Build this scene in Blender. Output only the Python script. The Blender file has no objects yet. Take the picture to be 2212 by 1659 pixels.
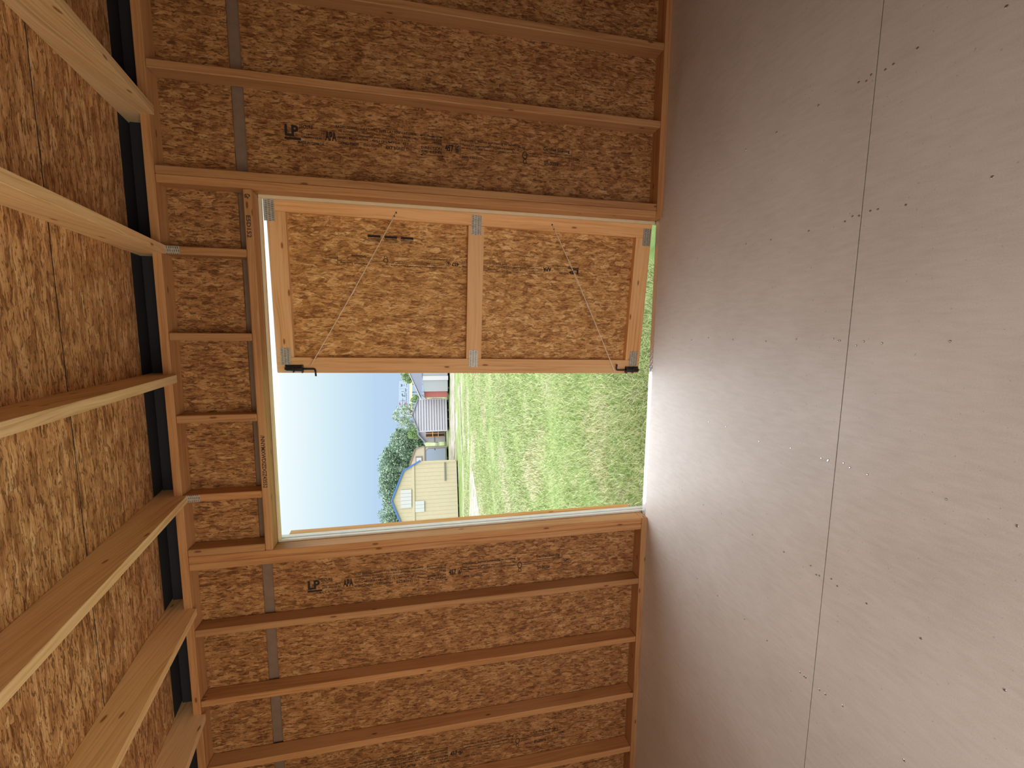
import bpy, bmesh, math, random
import numpy as np
from mathutils import Matrix, Vector

random.seed(7)
rng = np.random.default_rng(11)
SC = bpy.context.scene
COL = SC.collection

# ------------------------------------------------------------------ camera
cam = bpy.data.cameras.new('camera')
cam.sensor_fit = 'HORIZONTAL'
cam.sensor_width = 36.0
cam.lens = 926.018 / 2212 * 36.0
cam.clip_end = 1000
cam_ob = bpy.data.objects.new('camera', cam)
COL.objects.link(cam_ob)
cx = Vector((0.00966774, -0.2071597, -0.97825937))
cy = Vector((0.99262874, 0.12018136, -0.01564029))
cz = Vector((0.12080858, -0.97089716, 0.20679456))
M = Matrix((cx, cy, cz)).transposed().to_4x4()
M.translation = Vector((0.22785, -2.36389, 1.39105))
cam_ob.matrix_world = M
SC.camera = cam_ob

# ------------------------------------------------------------------ sky and exposure
SC.view_settings.view_transform = 'Standard'
SC.view_settings.look = 'None'
SC.view_settings.gamma = 1.0
SC.view_settings.use_curve_mapping = False
SC.view_settings.exposure = 0.0
SKY_STRENGTH = 1.0
world = bpy.data.worlds.new('world')
SC.world = world
world.use_nodes = True
wn = world.node_tree
wn.nodes.clear()
w_out = wn.nodes.new('ShaderNodeOutputWorld')
w_bg = wn.nodes.new('ShaderNodeBackground')
w_bg.inputs['Strength'].default_value = SKY_STRENGTH
w_tc = wn.nodes.new('ShaderNodeTexCoord')
w_sep = wn.nodes.new('ShaderNodeSeparateXYZ')
w_ramp = wn.nodes.new('ShaderNodeValToRGB')
wn.links.new(w_tc.outputs['Generated'], w_sep.inputs[0])
wn.links.new(w_sep.outputs['Z'], w_ramp.inputs[0])
wn.links.new(w_ramp.outputs[0], w_bg.inputs[0])
wn.links.new(w_bg.outputs[0], w_out.inputs[0])
# hazy bright overcast: blue-grey at the horizon, paling upward, brightest overhead
SKY = [(0.0, (0.47, 0.63, 0.85)), (0.10, (0.50, 0.68, 0.88)), (0.19, (0.66, 0.84, 0.93)), (0.28, (0.88, 0.98, 1.0)),
       (0.45, (3.6, 3.65, 3.7)), (0.70, (4.4, 4.45, 4.5)), (1.0, (4.8, 4.85, 4.9))]
el = w_ramp.color_ramp.elements
el[0].position = SKY[0][0]; el[0].color = (*SKY[0][1], 1)
el[1].position = SKY[-1][0]; el[1].color = (*SKY[-1][1], 1)
for p, c in SKY[1:-1]:
    e = el.new(p); e.color = (*c, 1)

# added fill light behind the camera, set in a made-up doorway in the back wall
REAR_W, REAR_H, REAR_X, REAR_Z = 2.4, 1.5, -.85, .85
rl = bpy.data.lights.new('rear_fill_light', 'AREA')
rl.shape = 'RECTANGLE'; rl.size = REAR_W; rl.size_y = REAR_H
rl.energy = 51; rl.color = (1.0, .86, .71)
rl_ob = bpy.data.objects.new('rear_fill_light', rl)
rl_ob.location = (REAR_X, -3.61, REAR_Z); rl_ob.rotation_euler = (math.radians(90 + 24), 0, 0)
COL.objects.link(rl_ob)

# ------------------------------------------------------------------ node helpers
class NT:
    def __init__(self, name):
        self.m = bpy.data.materials.new(name)
        self.m.use_nodes = True
        self.t = self.m.node_tree
        self.t.nodes.clear()
        self.out = self.t.nodes.new('ShaderNodeOutputMaterial')
        self.b = self.t.nodes.new('ShaderNodeBsdfPrincipled')
        self.t.links.new(self.b.outputs[0], self.out.inputs[0])
    def put(self, sock, v):
        if isinstance(v, bpy.types.NodeSocket): self.t.links.new(v, sock)
        elif v is not None:
            try: sock.default_value = v
            except Exception: sock.default_value = (*v, 1)
    def math(self, op, a, b=None, c=None, clamp=False):
        n = self.t.nodes.new('ShaderNodeMath'); n.operation = op; n.use_clamp = clamp
        for i, v in enumerate((a, b, c)):
            if v is not None: self.put(n.inputs[i], v)
        return n.outputs[0]
    def vmath(self, op, a, b=None):
        n = self.t.nodes.new('ShaderNodeVectorMath'); n.operation = op
        self.put(n.inputs[0], a)
        if b is not None: self.put(n.inputs[1], b)
        return n.outputs[0]
    def tc(self, which='UV'):
        n = self.t.nodes.new('ShaderNodeTexCoord'); return n.outputs[which]
    def attr(self, name):
        n = self.t.nodes.new('ShaderNodeAttribute'); n.attribute_name = name; return n.outputs['Color']
    def mapping(self, v, loc=(0, 0, 0), rot=(0, 0, 0), scale=(1, 1, 1)):
        n = self.t.nodes.new('ShaderNodeMapping'); self.put(n.inputs[0], v)
        n.inputs['Location'].default_value = loc; n.inputs['Rotation'].default_value = rot; n.inputs['Scale'].default_value = scale
        return n.outputs[0]
    def noise(self, v, scale=5, detail=3, rough=.5, dist=0, color=False, dim='3D'):
        n = self.t.nodes.new('ShaderNodeTexNoise'); n.noise_dimensions = dim
        self.put(n.inputs['Vector'], v); n.inputs['Scale'].default_value = scale
        n.inputs['Detail'].default_value = detail; n.inputs['Roughness'].default_value = rough; n.inputs['Distortion'].default_value = dist
        return n.outputs['Color' if color else 'Fac']
    def voro(self, v, scale=1, feature='F1', rand=1, dim='2D'):
        n = self.t.nodes.new('ShaderNodeTexVoronoi'); n.voronoi_dimensions = dim; n.feature = feature
        self.put(n.inputs['Vector'], v); n.inputs['Scale'].default_value = scale; n.inputs['Randomness'].default_value = rand
        return n
    def ramp(self, f, stops, interp='LINEAR'):
        n = self.t.nodes.new('ShaderNodeValToRGB'); n.color_ramp.interpolation = interp
        e = n.color_ramp.elements
        def c4(c): return (*c, 1) if hasattr(c, '__len__') else (c, c, c, 1)
        e[0].position = stops[0][0]; e[0].color = c4(stops[0][1])
        e[1].position = stops[-1][0]; e[1].color = c4(stops[-1][1])
        for p, c in stops[1:-1]:
            x = e.new(p); x.color = c4(c)
        self.put(n.inputs[0], f)
        return n.outputs[0]
    def mix(self, f, a, b, blend='MIX'):
        n = self.t.nodes.new('ShaderNodeMix'); n.data_type = 'RGBA'; n.blend_type = blend
        self.put(n.inputs[0], f); self.put(n.inputs[6], a); self.put(n.inputs[7], b)
        return n.outputs[2]
    def sep(self, v):
        n = self.t.nodes.new('ShaderNodeSeparateXYZ'); self.put(n.inputs[0], v); return n.outputs
    def comb(self, x, y, z=0.0):
        n = self.t.nodes.new('ShaderNodeCombineXYZ')
        self.put(n.inputs[0], x); self.put(n.inputs[1], y); self.put(n.inputs[2], z); return n.outputs[0]
    def oinfo(self):
        n = self.t.nodes.new('ShaderNodeObjectInfo'); return n.outputs['Random']
    def bump(self, h, strength=.3, dist=.001):
        n = self.t.nodes.new('ShaderNodeBump'); n.inputs['Strength'].default_value = strength; n.inputs['Distance'].default_value = dist
        self.put(n.inputs['Height'], h); self.t.links.new(n.outputs[0], self.b.inputs['Normal'])
    def fin(self, color=None, rough=.7, metal=0, spec=.5):
        if color is not None: self.put(self.b.inputs['Base Color'], color if isinstance(color, bpy.types.NodeSocket) else (*color, 1))
        self.put(self.b.inputs['Roughness'], rough); self.put(self.b.inputs['Metallic'], metal)
        self.b.inputs['Specular IOR Level'].default_value = spec
        return self.m

def plain(name, color, rough=.6, metal=0, spec=.5, noise=.0, nscale=20):
    t = NT(name)
    if noise:
        n = t.noise(t.tc('Object'), nscale, 4, .6)
        f = t.ramp(n, [(.3, 1 - noise), (.7, 1 + noise * .3)])
        return t.fin(t.mix(1.0, (*color, 1), f, 'MULTIPLY'), rough, metal, spec)
    return t.fin(color, rough, metal, spec)

def osb(name, dark, mid, light, long=17., short=58., spread=1.0, slits=1.0):
    """strand board: layers of stretched random cells, each at its own angle; UV in metres, U = main strand direction"""
    t = NT(name)
    uv = t.vmath('ADD', t.tc('UV'), t.comb(t.math('MULTIPLY', t.oinfo(), 37.0), t.math('MULTIPLY', t.oinfo(), 91.0)))
    warp = t.noise(uv, 22, 2, .5, color=True, dim='2D')
    warp = t.vmath('MULTIPLY', t.vmath('SUBTRACT', warp, (.5, .5, .5)), (.012, .012, 0))
    uvw = t.vmath('ADD', uv, warp)
    def layer(ang, off, sx, sy):
        v = t.mapping(uvw, (off, off * 1.7, 0), (0, 0, ang * spread), (sx, sy, 1))
        a = t.voro(v, 1); d = t.voro(v, 1, 'DISTANCE_TO_EDGE'); c = t.sep(a.outputs['Color'])
        fib = t.noise(t.mapping(v, scale=(.8, 5, 1)), 1, 3, .6, dim='2D')
        return c[0], c[1], d.outputs['Distance'], fib
    L = [layer(.2, 0, long, short), layer(-.8, 3.1, long * 1.15, short * .9), layer(.95, 7.7, long * .9, short * 1.1),
         layer(-.35, 12.3, long * 1.4, short * .85), layer(1.5, 5.5, long * 1.1, short)]
    val, _, edge, fib = L[0]
    def pick(a, b, k): return t.math('ADD', t.math('MULTIPLY', a, t.math('SUBTRACT', 1.0, k)), t.math('MULTIPLY', b, k))
    for (v, m, d, f), th in zip(L[1:], (.45, .55, .60, .80)):
        k = t.math('GREATER_THAN', m, th)
        val = pick(val, v, k); edge = pick(edge, d, k); fib = pick(fib, f, k)
    big = t.noise(uv, 7, 5, .65, dim='2D')
    v2 = t.math('ADD', t.math('MULTIPLY', val, .25), t.math('ADD', t.math('MULTIPLY', fib, .42), t.math('MULTIPLY', big, .34)))
    col = t.ramp(v2, [(.32, dark), (.42, tuple(.45 * a + .55 * b for a, b in zip(dark, mid))), (.53, mid), (.72, light)])
    def slit(ang, off, sx, sy, a, b):
        n = t.noise(t.mapping(uvw, (off, off * 2, 0), (0, 0, ang * spread), (sx, sy, 1)), 1, 3, .6, .6, dim='2D')
        return t.ramp(n, [(a, 0), (b, 1)])
    s = t.math('MAXIMUM', slit(.3, 2, 20, 115, .60, .65), t.math('MAXIMUM', slit(-.75, 9, 20, 110, .60, .65), slit(1.1, 15, 22, 110, .605, .655)))
    e = t.math('MULTIPLY', t.ramp(edge, [(.0, 1), (.06, 0)]), t.ramp(t.noise(uv, 30, 3, .6, dim='2D'), [(.44, 0), (.58, 1)]))
    dk = t.math('MULTIPLY', t.math('MAXIMUM', s, t.math('MULTIPLY', e, .8)), .80 * slits)
    col = t.mix(dk, col, (dark[0] * .45, dark[1] * .40, dark[2] * .40, 1))
    t.bump(t.math('SUBTRACT', t.math('MULTIPLY', val, .5), dk), .5, .001)
    return t.fin(col, .62, spec=.25)

def pine(name, light, dark, knot, rough=.6):
    """sawn softwood: UV in metres, U along the grain"""
    t = NT(name)
    uv = t.tc('UV')
    rnd = t.oinfo()
    uv = t.vmath('ADD', uv, t.comb(t.math('MULTIPLY', rnd, 53.0), t.math('MULTIPLY', rnd, 17.0)))
    s = t.sep(uv)
    wob = t.noise(t.mapping(uv, scale=(1.6, 6, 1)), 1, 2, .5, dim='2D')
    v = t.math('ADD', s[1], t.math('MULTIPLY', wob, .05))
    g = t.noise(t.comb(t.math('MULTIPLY', s[0], 1.3), t.math('MULTIPLY', v, 75)), 1, 4, .65, dim='2D')
    fine = t.noise(t.comb(t.math('MULTIPLY', s[0], 9), t.math('MULTIPLY', v, 520)), 1, 2, .5, dim='2D')
    big = t.noise(t.mapping(uv, scale=(1.2, 5, 1)), 1, 2, .5, dim='2D')
    f = t.math('ADD', t.math('MULTIPLY', g, .6), t.math('ADD', t.math('MULTIPLY', fine, .2), t.math('MULTIPLY', big, .35)))
    col = t.ramp(f, [(.42, tuple(.8 * a for a in dark)), (.50, dark), (.60, tuple(.35 * a + .65 * b for a, b in zip(dark, light))), (.74, light)])
    kv = t.mapping(uv, scale=(4.2, 13, 1))
    kn = t.voro(kv, 1)
    kc = t.sep(kn.outputs['Color'])
    kd = t.math('ADD', kn.outputs['Distance'], t.math('MULTIPLY', t.math('SUBTRACT', g, .5), .06))
    on = t.math('GREATER_THAN', kc[0], .76)
    k1 = t.math('MULTIPLY', t.ramp(kd, [(.05, 1), (.085, 0)]), on)
    k2 = t.math('MULTIPLY', t.ramp(kd, [(.08, 1), (.24, 0)]), t.math('MULTIPLY', on, .35))
    col = t.mix(k2, col, (*dark, 1))
    col = t.mix(t.math('MULTIPLY', k1, .85), col, (*knot, 1))
    tint = t.ramp(rnd, [(0, (.86, .84, .80)), (.5, (1, 1, 1)), (1, (1.08, 1.02, .94))])
    col = t.mix(1.0, col, tint, 'MULTIPLY')
    t.bump(g, .25, .0006)
    return t.fin(col, rough, spec=.3)

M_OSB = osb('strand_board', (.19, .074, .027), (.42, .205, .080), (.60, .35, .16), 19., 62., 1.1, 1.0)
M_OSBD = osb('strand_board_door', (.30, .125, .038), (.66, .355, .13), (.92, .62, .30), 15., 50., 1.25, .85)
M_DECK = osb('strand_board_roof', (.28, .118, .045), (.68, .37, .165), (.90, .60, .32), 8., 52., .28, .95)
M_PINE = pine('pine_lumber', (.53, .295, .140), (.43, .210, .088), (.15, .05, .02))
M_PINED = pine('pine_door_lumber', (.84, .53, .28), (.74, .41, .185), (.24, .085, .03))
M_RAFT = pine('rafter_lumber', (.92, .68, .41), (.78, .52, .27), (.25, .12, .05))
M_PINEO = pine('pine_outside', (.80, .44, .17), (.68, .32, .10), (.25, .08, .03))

def floor_mat():
    t = NT('grey_floor_coating')
    o = t.tc('Object')
    n1 = t.noise(o, 1.4, 4, .6)
    n2 = t.noise(o, 260, 3, .7)
    n3 = t.noise(t.mapping(o, scale=(60, 12, 1)), 1, 3, .6)
    f = t.math('ADD', t.math('MULTIPLY', n1, .45), t.math('ADD', t.math('MULTIPLY', n2, .3), t.math('MULTIPLY', n3, .25)))
    col = t.ramp(f, [(.32, (.47, .43, .395)), (.5, (.58, .55, .52)), (.68, (.67, .645, .62))])
    sp = t.ramp(t.noise(o, 95, 2, .5), [(.70, 0), (.74, 1)])
    col = t.mix(t.math('MULTIPLY', sp, .5), col, (.25, .22, .20, 1))
    t.bump(t.math('ADD', n3, t.math('MULTIPLY', n2, .4)), .3, .0012)
    return t.fin(col, .42, spec=.4)
M_FLOOR = floor_mat()
M_INK = plain('black_ink', (.022, .012, .010), .8)
M_PENCIL = plain('pencil', (.06, .035, .025), .8)
M_WHITE = plain('white_painted_trim', (.80, .78, .76), .5, noise=.08)
M_STOP = plain('cream_stop_strip', (.78, .66, .46), .5, noise=.06)
M_SIDING = plain('grey_primed_siding', (.23, .155, .115), .7, noise=.15)
M_SIDINGL = plain('pale_grey_siding_edge', (.52, .52, .54), .6, noise=.1)
M_DARK = plain('shade_and_backing_black', (.020, .020, .028), .9)  # near-black put in for eave and seam shade, also dark backing sheets
M_BLACK = plain('black_coated_steel', (.018, .018, .022), .33, .3)
M_CORD = plain('white_cord', (.80, .70, .58), .7)
M_STEEL = plain('screw_steel', (.55, .56, .60), .3, 1.0)

def plate_mat():
    t = NT('galvanised_nail_plate')
    s = t.sep(t.tc('UV'))
    u = t.math('MULTIPLY', s[0], 112.0); v = t.math('MULTIPLY', s[1], 66.0)
    row = t.math('FLOOR', v)
    u = t.math('ADD', u, t.math('MULTIPLY', row, .5))
    fu = t.math('ABSOLUTE', t.math('SUBTRACT', t.math('FRACT', u), .5))
    fv = t.math('ABSOLUTE', t.math('SUBTRACT', t.math('FRACT', v), .5))
    hole = t.math('MULTIPLY', t.math('LESS_THAN', fu, .17), t.math('LESS_THAN', fv, .30))
    n = t.ramp(t.noise(t.tc('Object'), 60, 3, .6), [(.3, (.36, .35, .33)), (.7, (.56, .55, .52))])
    col = t.mix(hole, n, (.10, .085, .07, 1))
    t.bump(t.math('MULTIPLY', hole, -1.0), .6, .001)
    t.put(t.b.inputs['Metallic'], .35)
    return t.fin(col, .5, .35)
M_PLATE = plate_mat()

def thresh_mat():
    t = NT('diamond_plate_aluminium')
    s = t.sep(t.tc('Object'))
    a = t.math('SINE', t.math('MULTIPLY', t.math('ADD', s[0], s[1]), 190.0))
    b = t.math('SINE', t.math('MULTIPLY', t.math('SUBTRACT', s[0], s[1]), 190.0))
    h = t.math('MAXIMUM', t.math('MULTIPLY', a, t.math('GREATER_THAN', b, 0.0)), t.math('MULTIPLY', b, t.math('GREATER_THAN', a, .0)))
    t.bump(h, .8, .003)
    return t.fin((.72, .74, .78), .28, .9)
M_THRESH = thresh_mat()

# ------------------------------------------------------------------ object helpers
def link(o, parent=None):
    COL.objects.link(o)
    if parent is not None: o.parent = parent
    return o

def tag(o, label=None, cat=None, kind=None, group=None):
    if label: o['label'] = label
    if cat: o['category'] = cat
    if kind: o['kind'] = kind
    if group: o['group'] = group
    return o

def empty(name, loc=(0, 0, 0), label=None, cat=None, kind=None, group=None, rot=(0, 0, 0)):
    o = bpy.data.objects.new(name, None); o.location = loc; o.rotation_euler = rot
    o.empty_display_size = .1
    link(o); return tag(o, label, cat, kind, group)

def mesh(name, verts, faces, mat, parent=None, smooth=False):
    me = bpy.data.meshes.new(name)
    me.from_pydata([tuple(v) for v in verts], [], faces)
    me.materials.append(mat)
    if smooth:
        for p in me.polygons: p.use_smooth = True
    me.update()
    return link(bpy.data.objects.new(name, me), parent)

def uv_box(me, axis):
    """UVs in metres with U along `axis`; V is the other in-plane coordinate, shifted per face direction"""
    uvl = me.uv_layers.new(name='UVMap')
    for p in me.polygons:
        n = p.normal; d = max(range(3), key=lambda i: abs(n[i]))
        others = [i for i in range(3) if i != d]
        if axis in others:
            ua = axis; va = [i for i in others if i != axis][0]
        else: ua, va = others
        for li in p.loop_indices:
            co = me.vertices[me.loops[li].vertex_index].co
            uvl.data[li].uv = (co[ua], co[va] + .31 * d)

def poly_prism(name, poly, a0, a1, ext, mat, parent=None, axis=None, bevel=0.0):
    """polygon in the plane normal to axis `ext`, extruded from a0 to a1"""
    oth = [i for i in range(3) if i != ext]
    vs = []
    for a in (a0, a1):
        for p in poly:
            v = [0, 0, 0]; v[ext] = a; v[oth[0]] = p[0]; v[oth[1]] = p[1]; vs.append(v)
    n = len(poly)
    fs = [tuple(range(n)), tuple(range(2 * n - 1, n - 1, -1))]
    for i in range(n): fs.append((i, i + n, (i + 1) % n + n, (i + 1) % n))
    me = bpy.data.meshes.new(name)
    bm = bmesh.new()
    bv = [bm.verts.new(v) for v in vs]
    for f in fs: bm.faces.new([bv[i] for i in f])
    bmesh.ops.recalc_face_normals(bm, faces=bm.faces)
    if bevel: bmesh.ops.bevel(bm, geom=list(bm.edges), offset=bevel, segments=1, affect='EDGES', clamp_overlap=True)
    bm.normal_update(); bm.to_mesh(me); bm.free()
    me.materials.append(mat); me.update()
    uv_box(me, axis if axis is not None else ext)
    return link(bpy.data.objects.new(name, me), parent)

def box(name, lo, hi, mat, parent=None, axis=None, bevel=0.0):
    if axis is None: axis = max(range(3), key=lambda i: hi[i] - lo[i])
    return poly_prism(name, [(lo[1], lo[2]), (hi[1], lo[2]), (hi[1], hi[2]), (lo[1], hi[2])], lo[0], hi[0], 0, mat, parent, axis, bevel)

def boxes(name, list_, mat, parent=None):
    """several boxes as one mesh (small hardware only)"""
    vs, fs = [], []
    for lo, hi in list_:
        b = len(vs)
        vs += [(x, y, z) for x in (lo[0], hi[0]) for y in (lo[1], hi[1]) for z in (lo[2], hi[2])]
        fs += [tuple(b + i for i in f) for f in ((0, 1, 3, 2), (4, 6, 7, 5), (0, 4, 5, 1), (2, 3, 7, 6), (0, 2, 6, 4), (1, 5, 7, 3))]
    return mesh(name, vs, fs, mat, parent)

def tube(name, pts, r, mat, parent=None, seg=8, radii=None):
    pts = [Vector(p) for p in pts]
    vs, fs = [], []
    up = Vector((0.13, .21, 1)).normalized()
    for i, p in enumerate(pts):
        d = (pts[min(i + 1, len(pts) - 1)] - pts[max(i - 1, 0)]).normalized()
        a = d.cross(up)
        if a.length < .05: a = d.cross(Vector((1, 0, 0)))
        a.normalize(); b = d.cross(a)
        rr = radii[i] if radii else r
        for k in range(seg):
            t = 2 * math.pi * k / seg
            vs.append(p + a * math.cos(t) * rr + b * math.sin(t) * rr)
    for i in range(len(pts) - 1):
        for k in range(seg):
            k2 = (k + 1) % seg
            fs.append((i * seg + k, i * seg + k2, (i + 1) * seg + k2, (i + 1) * seg + k))
    fs.append(tuple(range(seg - 1, -1, -1))); fs.append(tuple((len(pts) - 1) * seg + k for k in range(seg)))
    return mesh(name, vs, fs, mat, parent, True)

def text_verts(s):
    cu = bpy.data.curves.new('t', 'FONT'); cu.body = s; cu.resolution_u = 2; cu.offset = .045 if len(s) < 5 else .028
    o = bpy.data.objects.new('t', cu); COL.objects.link(o)
    dg = bpy.context.evaluated_depsgraph_get()
    me = bpy.data.meshes.new_from_object(o.evaluated_get(dg))
    v = np.array([x.co[:2] for x in me.vertices]) if len(me.vertices) else np.zeros((0, 2))
    f = [tuple(p.vertices) for p in me.polygons]
    bpy.data.objects.remove(o); bpy.data.curves.remove(cu); bpy.data.meshes.remove(me)
    return v, f

def printing(name, items, place, mat, parent):
    """items: ('t', text, u0, u1, v0, v1) or ('r', u0, u1, v0, v1) or ('o', cu, cv, ru, rv, w); place(u, v) -> 3D"""
    vs, fs = [], []
    for it in items:
        b = len(vs)
        if it[0] == 't':
            v, f = text_verts(it[1])
            if not len(v): continue
            mn, mx = v.min(0), v.max(0)
            for p in v:
                q = (p - mn) / np.maximum(mx - mn, 1e-6)
                vs.append(place(it[2] + q[0] * (it[3] - it[2]), it[4] + q[1] * (it[5] - it[4])))
            fs += [tuple(b + i for i in g) for g in f]
        elif it[0] == 'r':
            _, u0, u1, v0, v1 = it
            vs += [place(u0, v0), place(u1, v0), place(u1, v1), place(u0, v1)]; fs.append((b, b + 1, b + 2, b + 3))
        elif it[0] == 'p':
            vs += [place(*q) for q in it[1]]; fs.append(tuple(range(b, b + len(it[1]))))
        else:
            _, cu, cv, ru, rv, w = it; n = 20
            for k in range(n):
                a = 2 * math.pi * k / n
                vs.append(place(cu + ru * math.cos(a), cv + rv * math.sin(a)))
                vs.append(place(cu + (ru - w) * math.cos(a), cv + (rv - w) * math.sin(a)))
            for k in range(n):
                j = (k + 1) % n; fs.append((b + 2 * k, b + 2 * j, b + 2 * j + 1, b + 2 * k + 1))
    return mesh(name, vs, fs, mat, parent)

# ------------------------------------------------------------------ dimensions (metres), door wall inner face is y = 0
HT, HH = 2.6116, 2.1748
XR, XL = 0.897, -0.934
T, D = .038, .0885
S = .4064
XW = 3.2
YB = -3.62
SL = .165                       # roof falls towards the back of the shed
def zb(y): return 2.553 + SL * y     # rafter underside
def zd(y): return 2.700 + SL * y     # roof board underside
BV = .0016

# ------------------------------------------------------------------ floor
floor = empty('floor', (0, 0, 0), 'grey coated board floor running from the doorway back under the camera', 'floor', 'structure')
rows = [(.025, -1.1925), (-1.1960, -2.412), (-2.4155, YB)]
for a, b in rows:
    box('floor_panel', (-XW, b, -.018), (XW, a, 0), M_FLOOR, floor, axis=0)
box('floor_underlay', (-XW, YB, -.03), (XW, .02, -.0185), M_DARK, floor)
for x in (.613, .204, -.211, -.625, -1.040, 1.027):
    vs, fs = [], []
    ys = sorted({round(-.17 - .165 * k + random.uniform(-.03, .03), 3) for k in range(18)} | {-1.165, -1.222, -1.14, -1.245})
    for y in ys:
        b = len(vs); xx = x + random.uniform(-.011, .011); r = .0038
        for k in range(8):
            t = k * math.pi / 4; vs.append((xx + r * math.cos(t), y + r * math.sin(t), .0003))
        for k in range(8):
            t = k * math.pi / 4; vs.append((xx + r * .6 * math.cos(t), y + r * .6 * math.sin(t), .0014))
        fs += [(b + k, b + (k + 1) % 8, b + 8 + (k + 1) % 8, b + 8 + k) for k in range(8)] + [tuple(b + 8 + k for k in range(8))]
    o = mesh('screw_row', vs, fs, M_STEEL, floor)
    o['kind'] = 'stuff'
th = box('trim_2', (XL - .002, .028, -.010), (XR + .002, .070, -.0015), M_THRESH, None, 0, .001)
tag(th, 'shiny embossed metal strip along the doorway sill', 'threshold', 'structure')
rim = box('trim_3', (-XW, .026, -.30), (XW, .064, -.0105), M_PINE, None, 0)
tag(rim, 'rim board under the edge of the shed floor', 'rim board', 'structure')

# ------------------------------------------------------------------ door wall
wf = empty('wall_front', (0, 0, 0), 'stud wall with the double doorway, bare strand board behind the studs', 'wall', 'structure')
def stud(name, x1, z0, z1):
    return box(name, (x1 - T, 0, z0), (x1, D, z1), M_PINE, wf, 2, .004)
box('bottom_plate', (-XW, 0, .0002), (XL, D, T), M_PINE, wf, 0, BV)
box('bottom_plate', (XR, 0, .0002), (XW, D, T), M_PINE, wf, 0, BV)
box('top_plate', (-XW, 0, HT - T), (XW, D, HT), M_PINE, wf, 0, BV)
z0, z1 = T + .0003, HT - T - .0003
for x in (XR + T, XR + 2 * T + .0008): stud('door_stud', x, z0, z1)
for x in (XL, XL - T - .0008): stud('door_stud', x, z0, z1)
stud('cripple_stud', XL + T + .0008, HH + T + .0005, z1)
XC0 = .6144
for k in range(4): stud('cripple_stud', XC0 - k * S, HH + T + .0005, z1)
box('header', (XL + .0005, 0, HH), (XR - .0005, D, HH + T), M_PINE, wf, 0, .005)
for k in (-2, -1, 0, 1): stud('stud', 1.831 - k * S, z0, z1)
for k in range(5): stud('stud', -1.381 + T - k * S, z0, z1)
ZS0, ZS1 = 2.211, 2.266
E = .0112
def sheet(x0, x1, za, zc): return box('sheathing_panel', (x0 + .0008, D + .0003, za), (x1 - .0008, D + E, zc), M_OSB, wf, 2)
lower_r = sheet(XR, 1.812, 0, ZS0); sheet(1.812, 3.03, 0, ZS0)
lower_l = sheet(-1.806, XL, 0, ZS0); lower_ll = sheet(-3.025, -1.806, 0, ZS0)
for a, b in ((-3.025, -1.806), (-1.806, -.624), (-.624, .595), (.595, 1.812), (1.812, 3.03)): sheet(a, b, ZS1, HT + .02)
# bare grey backing seen through the gap between the sheets, and the siding outside
box('seam_strip', (XR, D + E + .0005, ZS0 - .03), (XW, D + E + .006, ZS1 + .03), M_SIDING, wf, 0)
box('seam_strip', (-XW, D + E + .0005, ZS0 - .03), (XL, D + E + .006, ZS1 + .03), M_SIDING, wf, 0)
box('seam_strip', (XL + .001, D + E + .0005, HH + .001), (XR - .001, D + E + .006, ZS1 + .03), M_SIDING, wf, 0)
y0, y1 = D + E + .007, D + E + .02
for lo, hi in (((XR + .002, y0, -.15), (XW, y1, 2.70)), ((-XW, y0, -.15), (XL - .002, y1, 2.70)), ((XL + .0, y0, HH + .002), (XR, y1, 2.70))):
    box('siding_panel', lo, hi, M_SIDINGL, wf, 2)
for x in (XC0, XC0 - 3 * S):
    box('nail_plate', (x - T + .001, -.0016, 2.497), (x - .001, -.0002, 2.590), M_PLATE, wf, 2)

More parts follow.
